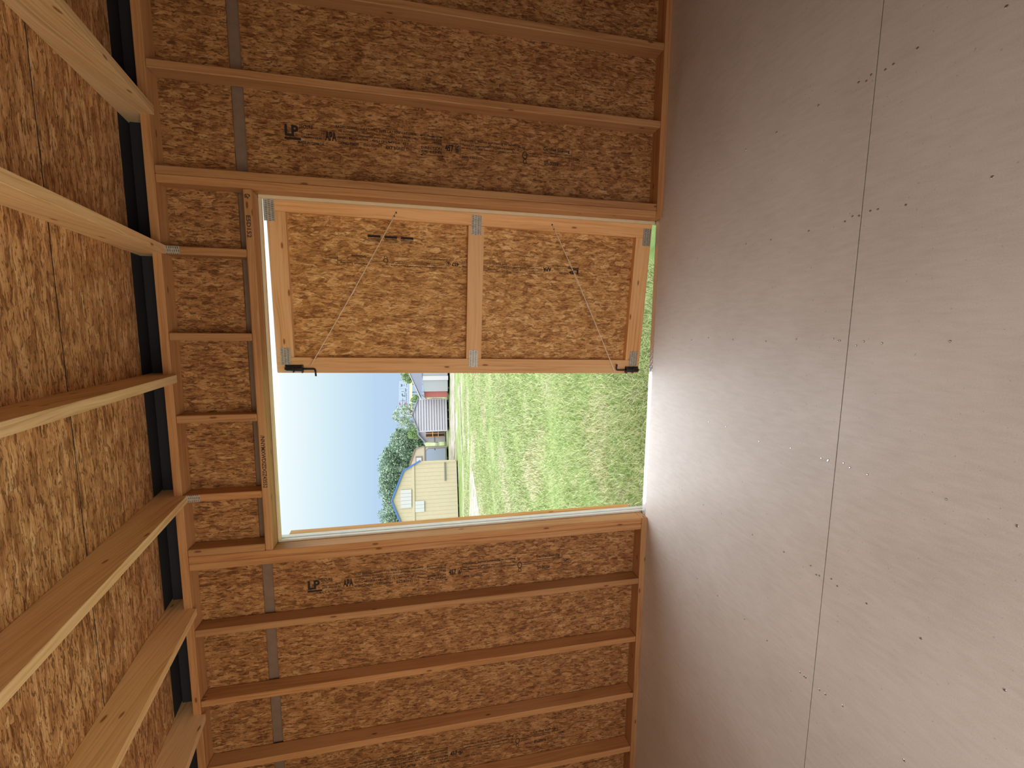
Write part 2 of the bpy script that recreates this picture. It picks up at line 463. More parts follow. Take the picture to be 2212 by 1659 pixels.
# printed stamps on the sheathing: read downwards, letter tops towards +x
def stamp():
    it = [('t', 'LP', 0, .064, .036, .090), ('r', -.002, .074, .020, .031),
          ('t', 'SECURE', .068, .132, .077, .096), ('t', 'TECHNOLOGY', .072, .176, .048, .057),
          ('t', 'EVEN SPAN 3/8 MD', .076, .176, .033, .042), ('t', 'MADE IN CANADA', .060, .182, .004, .019),
          ('r', .1815, .1830, .030, .080), ('t', 'APA', .187, .243, .031, .076),
          ('t', 'RATED SIDING - SHEATHING, 15/32 CAT PERF CAT-108-D', .240, .640, .096, .110),
          ('t', 'THE ENGINEERED WOOD ASSOCIATION  EXPOSURE 1  SIZED FOR SPACING', .250, .640, .080, .088),
          ('t', '32/16  WALL-16  SHEATHING SPAN  2R32/W24  PS 2-10  24 IN. O.C.', .250, .640, .064, .072),
          ('t', 'DOC-MTG-0198   425110 UMTGA  457', .250, .600, .046, .058),
          ('t', 'CONC-TS4301', .250, .350, .020, .034), ('t', 'OSG-50292-1', .372, .462, .020, .034), ('t', 'EXT BOND O-1', .484, .612, .018, .034),
          ('r', .657, .775, .1005, .1030), ('r', .660, .780, .0050, .0075), ('p', [(.655, .1018), (.668, .107), (.668, .0965)]), ('p', [(.777, .1018), (.764, .0965), (.764, .107)]),
          ('p', [(.657, .0062), (.670, .0115), (.670, .001)]), ('p', [(.783, .0062), (.770, .001), (.770, .0115)]),
          ('t', 'STRENGTH AXIS', .662, .772, .080, .092), ('t', 'THIS', .730, .772, .062, .074), ('t', 'DIRECTION', .664, .772, .036, .050), ('t', 'CE SENS', .664, .772, .018, .030),
          ('t', '457', .788, .834, .034, .070), ('o', .853, .052, .012, .024, .003), ('t', '6', .846, .860, .034, .066), ('r', .868, .870, .004, .110),
          ('t', 'Important: Before purchasing or installing', .876, 1.200, .090, .106),
          ('t', 'read and follow all instructions and technical literature, call', .876, 1.196, .070, .081),
          ('t', 'the factory at (888) 920-0225 or contact us online at', .876, 1.196, .052, .063),
          ('t', '(888) 920-0225', .876, .990, .004, .020),
          ('p', [(1.212, .108), (1.216, .082), (1.222, .084)]), ('p', [(1.222, .104), (1.224, .082), (1.230, .086)]), ('o', 1.228, .052, .015, .022, .005), ('o', 1.228, .020, .010, .014, .004),
          ('t', 'Sustainable Forest', 1.246, 1.326, .062, .070), ('t', 'Initiative', 1.246, 1.300, .048, .056),
          ('t', 'Certified Sourcing', 1.334, 1.488, .082, .106), ('r', 1.334, 1.500, .073, .0765),
          ('t', 'www.sfiprogram.org', 1.340, 1.450, .058, .066), ('t', 'SFI-00006', 1.340, 1.424, .010, .034),
          ('r', 1.502, 1.504, .010, .110), ('t', 'CCMC', 1.508, 1.556, .050, .064), ('t', '11410-R', 1.508, 1.552, .034, .042), ('t', '13122-R', 1.508, 1.552, .018, .026)]
    return it
ys = D - .0002
def on_wall(xo): return lambda u, v: (xo + v, ys, 2.036 - u)
printing('printed_stamp', stamp(), on_wall(1.150), M_INK, lower_r)
printing('printed_stamp', stamp(), on_wall(-1.268), M_INK, lower_l)
printing('printed_stamp', stamp(), on_wall(-2.500), M_INK, lower_ll)
printing('pencil_marks', [('t', 'Gr', .028, .052, 2.180, 2.206), ('t', 'E5D152', .128, .232, 2.182, 2.202)], lambda u, v: (.900 - u, -.0004, 2.386 - v + 2.0), M_PENCIL, wf)
printing('pencil_marks', [('t', '/NNYMXWDIZDGZ43552', 0, .28, 2.184, 2.204)], lambda u, v: (-.310 - u, -.0004, 2.386 - v + 2.0), M_PENCIL, wf)

# casing around the opening
cas = empty('trim_1', (0, 0, 0), 'white painted casing around the doorway', 'door casing', 'structure')
YC0, YC1 = D + .0005, .158
box('stop_strip', (XR - .015, YC0, -.12), (XR + .001, .112, HH + .0), M_STOP, cas, 2, .001)
box('stop_strip', (XL - .001, YC0, -.12), (XL + .010, .112, HH + .0), M_WHITE, cas, 2, .001)
box('stop_strip', (XL + .0105, YC0, HH - .012), (XR - .0155, .112, HH + .001), M_STOP, cas, 0, .001)
box('casing_board', (XL - .09, .1225, -.12), (XL + .009, YC1, HH + .09), M_WHITE, cas, 2, .001)
box('casing_board', (XR + .016, .1225, -.12), (XR + .10, YC1, HH + .09), M_WHITE, cas, 2, .001)
box('casing_board', (XL + .0095, .1225, HH + .016), (XR + .0155, YC1, HH + .09), M_WHITE, cas, 0, .001)

# ------------------------------------------------------------------ side and back walls (behind and beside the camera)
def plain_wall(name, label, lo, hi, ax):
    w = box(name, lo, hi, M_OSB, None, ax); tag(w, label, 'wall', 'structure'); return w
plain_wall('wall_left', 'strand board side wall past the last stud', (-XW - .012, YB, 0), (-XW, .11, 2.72), 1)
plain_wall('wall_right', 'strand board side wall opposite the other side wall', (XW, YB, 0), (XW + .012, .11, 2.72), 1)
wb = empty('wall_back', (0, YB, 0), 'low strand board wall facing the doorway, with an opening added for the fill light', 'wall', 'structure')
xa, xb, zt = REAR_X - REAR_W / 2 - .02, REAR_X + REAR_W / 2 + .02, REAR_Z + REAR_H / 2 + .05  # unseen opening, added to house the fill light
for lo, hi in (((-XW, -.012, 0), (xa, 0, 2.2)), ((xb, -.012, 0), (XW, 0, 2.2)), ((xa, -.012, zt), (xb, 0, 2.2))):
    box('sheathing_panel', lo, hi, M_OSB, wb, 0)
for lo, hi in (((xa - .04, .001, 0), (xa, .03, zt + .04)), ((xb, .001, 0), (xb + .04, .03, zt + .04)), ((xa, .001, zt), (xb, .03, zt + .04))):
    box('door_stud', lo, hi, M_PINE, wb)  # frame of the added opening

# ------------------------------------------------------------------ roof
roof = empty('ceiling', (0, 0, 0), 'sloping strand board roof boards on bare rafters', 'ceiling', 'structure')
def deck(ya, yb):
    t = .0112
    poly = [(ya, zd(ya)), (yb, zd(yb)), (yb, zd(yb) + t), (ya, zd(ya) + t)]
    return poly
for i, (ya, yb) in enumerate(((-.5810, .004), (-1.798, -.5900), (-3.017, -1.807), (YB, -3.026))):
    xs = [-XW - .01, -1.224 - .019, 1.205, XW + .01] if i % 2 == 0 else [-XW - .01, -.624, 1.815, XW + .01]
    for a, b in zip(xs, xs[1:]):
        poly_prism('roof_panel', deck(ya, yb), a + .0008, b - .0008, 0, M_DECK, roof, 0)
for ya, yb in ((-.5895, -.5815), (-1.8065, -1.7985), (-3.0255, -3.0175)):  # dark strips put in the deck gaps for the shade of the seams
    poly_prism('seam_shade_strip', [(ya, zd(ya) + .002), (yb, zd(yb) + .002), (yb, zd(yb) + .011), (ya, zd(ya) + .011)], -XW, XW, 0, M_DARK, roof, 0)
poly_prism('roof_covering', [(YB, zd(YB) + .0116), (.36, zd(.36) + .0116), (.36, zd(.36) + .02), (YB, zd(YB) + .02)], -XW - .02, XW + .02, 0, M_DARK, roof, 0)
ra = [(YB, zb(YB)), (0.0, zb(0)), (0.0, HT + .0005), (D, HT + .0005), (D, HT + .012), (.33, zb(.33) + .03), (.33, zd(.33) - .0004), (YB, zd(YB) - .0004)]
for k in range(-5, 5):
    x = XC0 + .6096 * k
    if -XW + T < x < XW:
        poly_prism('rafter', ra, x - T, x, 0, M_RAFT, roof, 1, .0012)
box('eave_shade_board', (-XW, .332, zb(.33) - .03), (XW, .35, zd(.33) + .0), M_DARK, roof)
poly_prism('eave_shade_board', [(.006, zd(.006)), (.36, zd(.36)), (.36, zd(.36) + .0112), (.006, zd(.006) + .0112)], -XW - .01, XW + .01, 0, M_DARK, roof, 0)  # roof boards past the wall, coloured near-black for the top plate's shadow
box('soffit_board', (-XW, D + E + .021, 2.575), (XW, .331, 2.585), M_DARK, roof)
box('eave_shade_board', (-XW, D + E + .001, HT + .021), (XW, D + E + .006, 2.709), M_DARK, roof)  # back of the eave pocket, near-black for the shade there

# ------------------------------------------------------------------ doors
def door_frame(name, label, loc, ang, tilt):
    d = empty(name, loc, label, 'door', 'structure')
    d.rotation_euler = (0, -tilt, ang)
    return d
W, Z0, Z1 = .930, -.008, 2.152
RZ = [(.0005, .083), (1.030, 1.119), (2.066, Z1)]
def leaf_wood(d, hinge_y=0):
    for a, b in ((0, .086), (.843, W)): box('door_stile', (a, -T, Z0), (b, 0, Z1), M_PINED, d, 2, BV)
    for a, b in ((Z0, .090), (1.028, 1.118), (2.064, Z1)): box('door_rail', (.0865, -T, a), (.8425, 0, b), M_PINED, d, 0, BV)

# right leaf, standing just ajar. local x runs hinge -> free edge, +y towards the room
th_ = math.radians(4.5)
d1 = door_frame('door_1', 'inner face of the door leaf standing just ajar, strand board in a pine frame with two cords', (.893, .125, 0), math.pi - th_, .012)
leaf_wood(d1)
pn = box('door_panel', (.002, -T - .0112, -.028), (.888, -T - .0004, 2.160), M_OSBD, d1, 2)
box('siding_panel', (0, -T - .024, -.035), (W + .004, -T - .0118, 2.168), M_SIDINGL, d1, 2)
for s0, s1, a, b in ((.031, .137, 2.113, 2.165), (.791, .885, 2.080, 2.131), (.031, .137, 1.045, 1.100), (.791, .892, 1.048, 1.101), (.031, .132, -.004, .046), (.785, .882, .010, .062)):
    box('nail_plate', (s0, .0002, a), (s1, .0018, b), M_PLATE, d1, 0)
# cords with a crimped sleeve, held by staples
def off(s, z, o): return (s, o, z - .012 * s)
def cord(a, b, sl, o0, o1):
    pts = []
    for i in range(13):
        t = i / 12; s = a[0] + (b[0] - a[0]) * t; z = a[1] + (b[1] - a[1]) * t
        pts.append((s, o0 + (o1 - o0) * min(1, t * 3), z - .006 * math.sin(math.pi * t) - .012 * s))
    c = tube('cord', pts, .0021, M_CORD, d1)
    p0 = Vector(pts[0]).lerp(Vector(pts[-1]), sl); p1 = Vector(pts[0]).lerp(Vector(pts[-1]), sl + .045)
    p0.z -= .006; p1.z -= .006
    tube('cord_sleeve', [p0, p1], .0036, M_CORD, c)
    return c
cord((.052, 1.510), (.888, 1.988), .49, .004, .020)
cord((.052, .630), (.918, .177), .50, .004, .020)
boxes('staple', [((.047, 0, 1.506), (.055, .006, 1.512)), ((.066, 0, 1.516), (.074, .007, 1.522))], M_BLACK, d1)
boxes('staple', [((.047, 0, .627), (.055, .006, .633)), ((.071, 0, .614), (.079, .007, .620))], M_BLACK, d1)
# spring bolts: half-round housing on a base plate, bent handle rod
def bolt(z_lo, z_hi, rod_end, hook, name='spring_bolt'):
    up = 1 if rod_end > z_hi else -1
    z_lo, z_hi, rod_end = z_lo - .011, z_hi - .011, rod_end - .011
    base = box(name, (.884, .0002, z_lo), (.922, .004, z_hi), M_BLACK, d1, 2, .0015)
    cy_, r = .014, .0135
    top, bot = (z_lo, z_hi) if up > 0 else (z_hi, z_lo)
    zs = [top + up * .000, top + up * .004, top + up * .012, bot - up * .004, bot]
    tube('bolt_housing', [(.905, cy_, z) for z in zs], r, M_BLACK, base, 14, [.005, .011, .0145, .0145, .0135])
    boxes('bolt_collar', [((.886, .003, bot - up * .004 if up > 0 else bot), (.926, .031, bot if up > 0 else bot + .004)),
                          ((.890, .003, (z_lo + z_hi) / 2 - .002), (.924, .030, (z_lo + z_hi) / 2 + .002))], M_BLACK, base)
    p = [(.906, cy_, bot - up * .03), (.906, cy_, bot), (.906, cy_, rod_end - up * .008), (.906 + hook * .003, cy_, rod_end - up * .002), (.906 + hook * .010, cy_ + .002, rod_end), (.906 + hook * .038, cy_ + .010, rod_end + up * .003)]
    tube('bolt_handle', p, .0052, M_BLACK, base, 10)
bolt(2.028, 2.122, 1.965, 1)
bolt(.008, .100, .166, -1)
# stamp on the leaf reads upwards
ls, lz = .54, .925
def on_leaf(u, v): return (.272 + v * ls, -T - .0002 + .0004, .435 + u * lz)
printing('printed_stamp', [i for i in stamp()], on_leaf, M_INK, pn)
bl = []
for k in range(3):
    u0 = .0 + k * .088; u1 = u0 + .068
    bl += [('r', u0, u1, .0, .013), ('r', u0, u1, .017, .0205), ('r', u0, u1, .0235, .0255), ('r', u0 - .003, u1 + .003, .0285, .0305), ('r', u0, u1, .034, .0355)]
printing('printed_stamp', bl, lambda u, v: (.168 + v, -T + .0002, 1.420 + u), M_INK, pn)

# left leaf, folded right back against the outside wall
d2 = door_frame('door_2', 'edge of the other door leaf folded back outside, pine frame over grey siding', (XL - .010, .168, 0), math.radians(171), .0)
for nm, lo, hi, mt, ax in (('siding_panel', (0, -.014, -.035), (W, -.0005, 2.170), M_SIDINGL, 2), ('door_panel', (.003, -.026, -.028), (W - .03, -.0145, 2.160), M_OSBD, 2)):
    box(nm, lo, hi, mt, d2, ax)
for a, b in ((.002, .088), (.843, W)): box('door_stile', (a, -.065, .02), (b, -.0265, 2.150), M_PINEO, d2, 2, BV)
for a, b in ((.02, .105), (1.028, 1.118), (2.064, 2.15)): box('door_rail', (.0885, -.065, a), (.8425, -.0265, b), M_PINEO, d2, 0, BV)

# ------------------------------------------------------------------ ground outside
ZG = -.35
def ground_mat():
    t = NT('lawn_and_bare_earth')
    o = t.tc('Object')
    n1 = t.noise(o, .55, 5, .62); n2 = t.noise(o, 9, 5, .7); n3 = t.noise(t.mapping(o, scale=(.5, 1.6, 1)), .6, 4, .6)
    green = t.ramp(t.noise(o, 2.2, 5, .7), [(.3, (.10, .155, .045)), (.5, (.15, .215, .07)), (.7, (.22, .26, .11))])
    tan = t.ramp(n2, [(.3, (.19, .16, .12)), (.7, (.34, .285, .23))])
    f = t.math('ADD', t.math('MULTIPLY', n1, .6), t.math('MULTIPLY', n2, .4))
    k = t.ramp(f, [(.50, 0), (.60, 1)])
    col = t.mix(t.math('MULTIPLY', k, .75), green, tan)
    sepo = t.sep(o)
    far = t.math('MULTIPLY', t.ramp(t.math('MULTIPLY', sepo[1], .02), [(.18, 0), (.30, 1)]), t.ramp(n3, [(.55, 0), (.60, 1)]))
    col = t.mix(t.math('MULTIPLY', far, .8), col, (.36, .32, .285, 1))
    t.bump(n2, .6, .03)
    return t.fin(col, .9, spec=.1)
N = 60
gx = np.linspace(-90, 70, N); gy = np.concatenate([np.linspace(-25, .0, 6), np.linspace(.3, 30, 40), np.linspace(36, 320, 14)])
vs = []
for y in gy:
    for x in gx: vs.append((x, y, ZG + (.012 * math.sin(x * 1.7 + y) + .010 * math.sin(y * 2.3 - x * .6) if y > .3 else -.02)))
fs = [(j * N + i, j * N + i + 1, (j + 1) * N + i + 1, (j + 1) * N + i) for j in range(len(gy) - 1) for i in range(N - 1)]
g = mesh('ground', vs, fs, ground_mat(), None, True)
tag(g, 'open lot of patchy green lawn and bare earth outside the doorway', 'ground', 'structure')

def patch(name, label, pts, mat, z=.018):
    out = []
    n = len(pts)
    for i in range(n):
        a, b = Vector(pts[i]), Vector(pts[(i + 1) % n])
        m = max(2, int((b - a).length / .35))
        for k in range(m):
            p = a.lerp(b, k / m); out.append((p.x + random.uniform(-.10, .10), p.y + random.uniform(-.14, .14)))
    bm = bmesh.new()
    bv = [bm.verts.new((x, y, ZG + z)) for x, y in out]
    f = bm.faces.new(bv)
    r = bmesh.ops.extrude_face_region(bm, geom=[f])
    for v in [q for q in r['geom'] if isinstance(q, bmesh.types.BMVert)]: v.co.z -= z + .05
    bmesh.ops.recalc_face_normals(bm, faces=bm.faces)
    me = bpy.data.meshes.new(name); bm.to_mesh(me); bm.free(); me.materials.append(mat)
    o = link(bpy.data.objects.new(name, me)); tag(o, label, 'ground', 'structure'); return o
t = NT('pale_gravel')
nn = t.noise(t.mapping(t.tc('Object'), scale=(.45, 1.7, 1)), 3, 6, .75)
M_GRAVEL = t.fin(t.ramp(nn, [(.42, (.12, .16, .065)), (.49, (.20, .185, .14)), (.55, (.35, .31, .28))]), .9)
patch('gravel_track', 'pale gravel track in front of the pale grey sheds', [(4, 20.2), (-1, 20.4), (-3.4, 20.5), (-5.0, 20.3), (-6.0, 20.6), (-9, 22.6), (-9, 24.6), (-6, 24.0), (-3, 23.8), (4, 24.4)], M_GRAVEL)
patch('bare_earth', 'washed-out patch of bare earth near the cream barn', [(-4.4, 12.7), (-5.0, 11.3), (-5.5, 10.3), (-7.6, 9.9), (-8.7, 13.2), (-6.6, 13.4), (-5.3, 13.2)], M_GRAVEL)
patch('bare_earth', 'thin pale wheel rut across the lawn', [(-2.2, 17.5), (-3.6, 16.9), (-4.9, 16.4), (-5.3, 15.6), (-5.0, 16.6), (-3.6, 17.4), (-2.3, 17.8)], M_GRAVEL)

# grass blades standing in the near part of the lawn (nobody could count them)
def grass(n, ya, yb, h0, h1, wd, name, label):
    y = ya + (yb - ya) * rng.random(n) ** 1.55
    xl = .23 - 1.18 * (y + 2.36) / 2.45 - .6; xr = .23 + .5 + 0 * y
    x = xl + (xr - xl) * rng.random(n)
    clump = np.sin(x * 2.1 + np.sin(y * 1.3) * 2) * np.sin(y * 1.9 + x * .7) + .5 * np.sin(x * 5.3 - y * 3.1)
    keep = (clump > rng.random(n) * 1.6 - 1.7) & ~((y > 10.2) & (y < 13.2) & (x < -3.9 - (13.3 - y) * .45 + .25 * np.sin(y * 9) + .3 * np.sin(x * 3)) & (rng.random(n) < .93))
    x, y, clump = x[keep], y[keep], clump[keep]; n = len(x)
    f_ = np.clip((y - 2.0) / 4.0, 0, 1)
    h = (h0 + (h1 - h0) * rng.random(n)) * (1 + .25 * clump) * (1 - .25 * f_); a = rng.random(n) * 6.283; b = a + rng.normal(0, .8, n) + 1.57
    lean = h * (.3 + .9 * rng.random(n)); w = wd * (.6 + .8 * rng.random(n)) * (1 + .9 * f_)
    z = np.full(n, ZG - .01)
    dx, dy = np.cos(a) * w, np.sin(a) * w; lx, ly = np.cos(b) * lean, np.sin(b) * lean
    V = np.zeros((n, 5, 3))
    V[:, 0] = np.stack([x - dx, y - dy, z], 1); V[:, 1] = np.stack([x + dx, y + dy, z], 1)
    V[:, 2] = np.stack([x - dx * .8 + lx * .4, y - dy * .8 + ly * .4, z + h * .65], 1); V[:, 3] = np.stack([x + dx * .8 + lx * .4, y + dy * .8 + ly * .4, z + h * .65], 1)
    V[:, 4] = np.stack([x + lx, y + ly, z + h * (.85 + .15 * rng.random(n))], 1)
    me = bpy.data.meshes.new(name)
    me.vertices.add(n * 5); me.vertices.foreach_set('co', V.reshape(-1))
    base = np.arange(n)[:, None] * 5
    q = np.concatenate([base + np.array([[0, 1, 3, 2]]), base + np.array([[2, 3, 4]])], 1)
    me.loops.add(n * 7); me.loops.foreach_set('vertex_index', q.reshape(-1).astype(np.int32))
    me.polygons.add(n * 2)
    st = (np.arange(n)[:, None] * 7 + np.array([[0, 4]])).reshape(-1)
    me.polygons.foreach_set('loop_start', st.astype(np.int32)); me.polygons.foreach_set('loop_total', np.tile([4, 3], n).astype(np.int32))
    me.update(calc_edges=True); me.validate()
    pal = np.array([(.25, .32, .12), (.34, .40, .17), (.43, .46, .26), (.18, .24, .11), (.46, .40, .27), (.54, .49, .38)]) * 1.0
    wts = np.array([.27, .26, .16, .13, .10, .08])
    ci = rng.choice(6, n, p=wts)
    ci = np.where((y > 1.3) & (np.sin(x * 1.9 + 2 + 1.3 * np.sin(y * 1.6)) * np.sin(y * .9 + 1.9 + 1.4 * np.sin(x * 1.3)) > .40) & (rng.random(n) < .55), 4 + (rng.random(n) > .5), ci)
    c = pal[ci] * (.8 + .4 * rng.random((n, 1))) * (1.25 - .30 * f_[:, None]) * np.array([.97, 1.02, .90])
    cc = np.concatenate([np.repeat(c, 5, 0), np.ones((n * 5, 1))], 1)
    ca = me.color_attributes.new('col', 'FLOAT_COLOR', 'POINT'); ca.data.foreach_set('color', cc.reshape(-1))
    t = NT('grass_blade'); t.b.inputs['Transmission Weight'].default_value = 0
    me.materials.append(t.fin(t.attr('col'), .55, spec=.3))
    o = link(bpy.data.objects.new(name, me)); tag(o, label, 'grass', 'stuff'); return o
grass(250000, .30, 15.5, .03, .09, .0019, 'grass', 'patchy green and straw-coloured grass of the lot beyond the door sill')

# ------------------------------------------------------------------ buildings across the lot
M_CREAM = plain('cream_siding', (.52, .45, .32), .7, noise=.05, nscale=6)
M_CREAM2 = plain('beige_siding', (.52, .45, .34), .7, noise=.05, nscale=6)
M_BLUE = plain('blue_drip_edge', (.06, .16, .50), .5)
M_GREYT = plain('grey_trim', (.20, .19, .18), .6)
M_BROWN = plain('brown_trim', (.30, .20, .16), .6)
M_LIGHT = plain('pale_panel', (.52, .52, .54), .6)
M_METAL = plain('pale_grey_metal', (.40, .40, .44), .5)
M_METALB = plain('blue_grey_roller_door', (.27, .32, .42), .5)
M_ROOFG = plain('lilac_grey_roof', (.25, .27, .36), .6)
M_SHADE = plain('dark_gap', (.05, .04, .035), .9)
M_RED = plain('dull_red_wall', (.42, .13, .12), .8, noise=.3)
M_LEAFG = None

CAMP = (.22785, -2.36389, 1.39105)
class Site:
    """a building whose end wall faces the doorway: turned by ang about its nearest corner; converts sight-measured x, z on the
    plane y = Y to the building's own coordinates (metres)"""
    def __init__(self, x, Y, ang):
        self.x, self.Y, self.a = x, Y, math.radians(ang)
    def __call__(self, x, z):
        dx, dy = x - CAMP[0], self.Y - CAMP[1]
        ca, sa = math.cos(self.a), math.sin(self.a)
        ex, ey = self.x - CAMP[0], self.Y - CAMP[1]
        # CAMP + t (dx, dy) = corner + s (ca, sa)
        t = (ex * sa - ey * ca) / (dx * sa - dy * ca)
        sx = ((t * dx - ex) * ca + (t * dy - ey) * sa)
        return sx, CAMP[2] + t * (z - CAMP[2]) - ZG
    def root(self, name, label, cat):
        return empty(name, (self.x, self.Y, ZG), label, cat, rot=(0, 0, self.a))
    def panel(self, name, par, x0, z0, x1, z1, y0, y1, mat, ax=2):
        a, b = self(x0, z0), self(x1, z1)
        return box(name, (min(a[0], b[0]), y0, min(a[1], b[1])), (max(a[0], b[0]), y1, max(a[1], b[1])), mat, par, ax)

def gable_building(name, label, st, profile, depth, wall_mat, roof_mat, overhang=.0, rt=.05, cat='shed', back=.05):
    b = st.root(name, label, cat)
    P = [st(*p) for p in profile]
    zb_ = min(P[0][1], P[-1][1]); P[0] = (P[0][0], zb_); P[-1] = (P[-1][0], zb_)
    poly_prism('wall', P, 0, depth, 1, wall_mat, b, 2)
    top = P[1:-1]
    for (xa, za), (xb_, zc) in zip(top, top[1:]):
        dx, dz = xb_ - xa, zc - za; L = math.hypot(dx, dz); nx, nz = -dz / L, dx / L
        if nz < 0: nx, nz = -nx, -nz
        q = [(xa, za), (xb_, zc), (xb_ + nx * rt, zc + nz * rt), (xa + nx * rt, za + nz * rt)]
        poly_prism('roof_panel', q, -overhang - .02, depth + back, 1, roof_mat, b, 1)
    x0, x1 = P[0][0], P[-1][0]
    for f in (.08, .36, .64, .92):
        xx = x0 + (x1 - x0) * f
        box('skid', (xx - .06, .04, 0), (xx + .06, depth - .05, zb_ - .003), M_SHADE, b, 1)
    b['base'] = zb_
    return b

# cream gambrel barn
bz = -.29
st = Site(-6.24, 18.9, 19)
prof = [(-6.24, bz), (-6.22, 1.48), (-6.72, 2.32), (-8.19, 2.90), (-9.56, 2.42), (-10.1, 1.60), (-10.14, bz)]
barn = gable_building('gambrel_barn', 'cream barn-shaped shed with blue edged gambrel roof', st, prof, 6.0, M_CREAM, M_BLUE, .06, .07)
st.panel('belly_band', barn, -10.12, 1.82, -6.25, 1.90, -.035, -.001, M_CREAM, 0)
st.panel('corner_board', barn, -6.33, -.24, -6.24, 1.46, -.03, -.001, M_CREAM)
sh = st.panel('loft_shutter', barn, -8.60, 1.97, -7.66, 2.48, -.05, -.001, M_LIGHT)
for k in range(1, 5):
    x = -8.60 + .188 * k; st.panel('groove', sh, x - .006, 1.98, x + .006, 2.47, -.052, -.0502, M_GREYT)
sh = st.panel('window_shutter', barn, -8.87, 1.34, -8.30, 1.79, -.05, -.001, M_LIGHT)
for k in range(1, 3):
    x = -8.87 + .19 * k; st.panel('groove', sh, x - .005, 1.35, x + .005, 1.78, -.052, -.0502, M_GREYT)
st.panel('door_bar', barn, -7.32, .265, -6.36, .335, -.06, -.001, M_GREYT, 0)
gr = []
for k in range(1, 19):
    x = -10.1 + .205 * k
    a = st(x, -.2); b = st(x, 1.79)
    gr.append(((a[0] - .005, -.0035, barn['base'] + .03), (a[0] + .005, -.0008, b[1])))
    d_ = abs(x + 8.19); zt = 2.86 - d_ * .40 if d_ < 1.42 else max(1.95, 2.30 - (d_ - 1.42) * 1.6)
    c_, e_ = st(x, 1.93), st(x, zt - .06)
    if e_[1] > c_[1]: gr.append(((c_[0] - .005, -.0035, c_[1]), (c_[0] + .005, -.0008, e_[1])))
o = boxes('siding_groove', gr, plain('groove_shadow', (.36, .31, .22), .8), barn); o['kind'] = 'stuff'

# beige garage shed behind it
gz = -.24
st = Site(-7.60, 26.8, 18)
prof = [(-7.60, gz), (-7.60, 1.30), (-7.78, 1.86), (-8.85, 2.24), (-9.92, 1.86), (-10.1, 1.30), (-10.1, gz)]
gar = gable_building('garage_shed', 'beige shed with pale roller door peeking past the cream barn', st, prof, 6.0, M_CREAM2, M_BROWN, .06, .05)
st.panel('belly_band', gar, -10.08, 1.20, -7.60, 1.28, -.04, -.001, M_GREYT, 0)
st.panel('corner_trim', gar, -7.66, gz + .05, -7.60, 1.20, -.03, -.001, M_GREYT)
def pl(pts): return [st(*q) for q in pts]
poly_prism('door_surround', pl([(-7.72, -.19), (-7.72, 1.02), (-7.90, 1.185), (-9.8, 1.185), (-9.98, 1.02), (-9.98, -.19)]), -.035, -.001, 1, M_GREYT, gar)
rd = poly_prism('roller_door', pl([(-7.79, -.17), (-7.79, 1.00), (-7.93, 1.13), (-9.77, 1.13), (-9.91, 1.00), (-9.91, -.17)]), -.055, -.036, 1, M_METALB, gar)
st.panel('door_latch', gar, -7.90, .54, -7.79, .58, -.07, -.056, M_BLACK, 0)
wnd = st.panel('loft_window', gar, -9.3, 1.42, -8.28, 1.86, -.05, -.001, M_GREYT, 0)
st.panel('window_pane', wnd, -9.2, 1.47, -8.38, 1.80, -.06, -.0505, M_LIGHT, 0)

# pale grey shed with horizontal lap siding
wz = -.22
st = Site(-4.16, 25.8, 14)
prof = [(-4.16, wz), (-4.14, 1.60), (-5.24, 2.00), (-6.34, 1.60), (-6.34, wz)]
ws = gable_building('lap_sided_shed', 'pale grey shed with horizontal lap siding and shallow gable', st, prof, 2.6, plain('lap_shade_backing', (.21, .23, .30), .7), M_ROOFG, .10, .05)  # wall behind the laps coloured darker for their shadow lines
Pw = [st(*p) for p in prof]
xL_, xR_, zlo, zev, zpk, xm = Pw[4][0], Pw[0][0], ws['base'], (Pw[1][1] + Pw[3][1]) / 2, Pw[2][1], Pw[2][0]
vs, fs = [], []
nz = 13; dz = (zpk - .03 - zlo) / nz
for k in range(nz):
    za, zc = zlo + k * dz, zlo + (k + 1) * dz
    def ends(z):
        f = 1.0 if z < zev else max(.02, (zpk - z) / (zpk - zev))
        return xm + (xL_ + .02 - xm) * f, xm + (xR_ - .02 - xm) * f
    zc -= .035
    a0, a1 = ends(za); c0, c1 = ends(zc); b = len(vs)
    vs += [(a0, -.05, za), (a1, -.05, za), (c1, -.03, zc), (c0, -.03, zc), (a0, -.001, za), (a1, -.001, za), (c1, -.001, zc), (c0, -.001, zc)]
    fs += [(b, b + 1, b + 2, b + 3), (b + 4, b + 5, b + 1, b), (b, b + 3, b + 7, b + 4), (b + 1, b + 5, b + 6, b + 2), (b + 3, b + 2, b + 6, b + 7)]
o = mesh('lap_siding', vs, fs, M_METAL, ws); o['kind'] = 'stuff'
for x in (xL_, xR_ - .06): box('corner_trim', (x, -.055, zlo), (x + .06, -.0505, zev - .02), M_LIGHT, ws, 2)

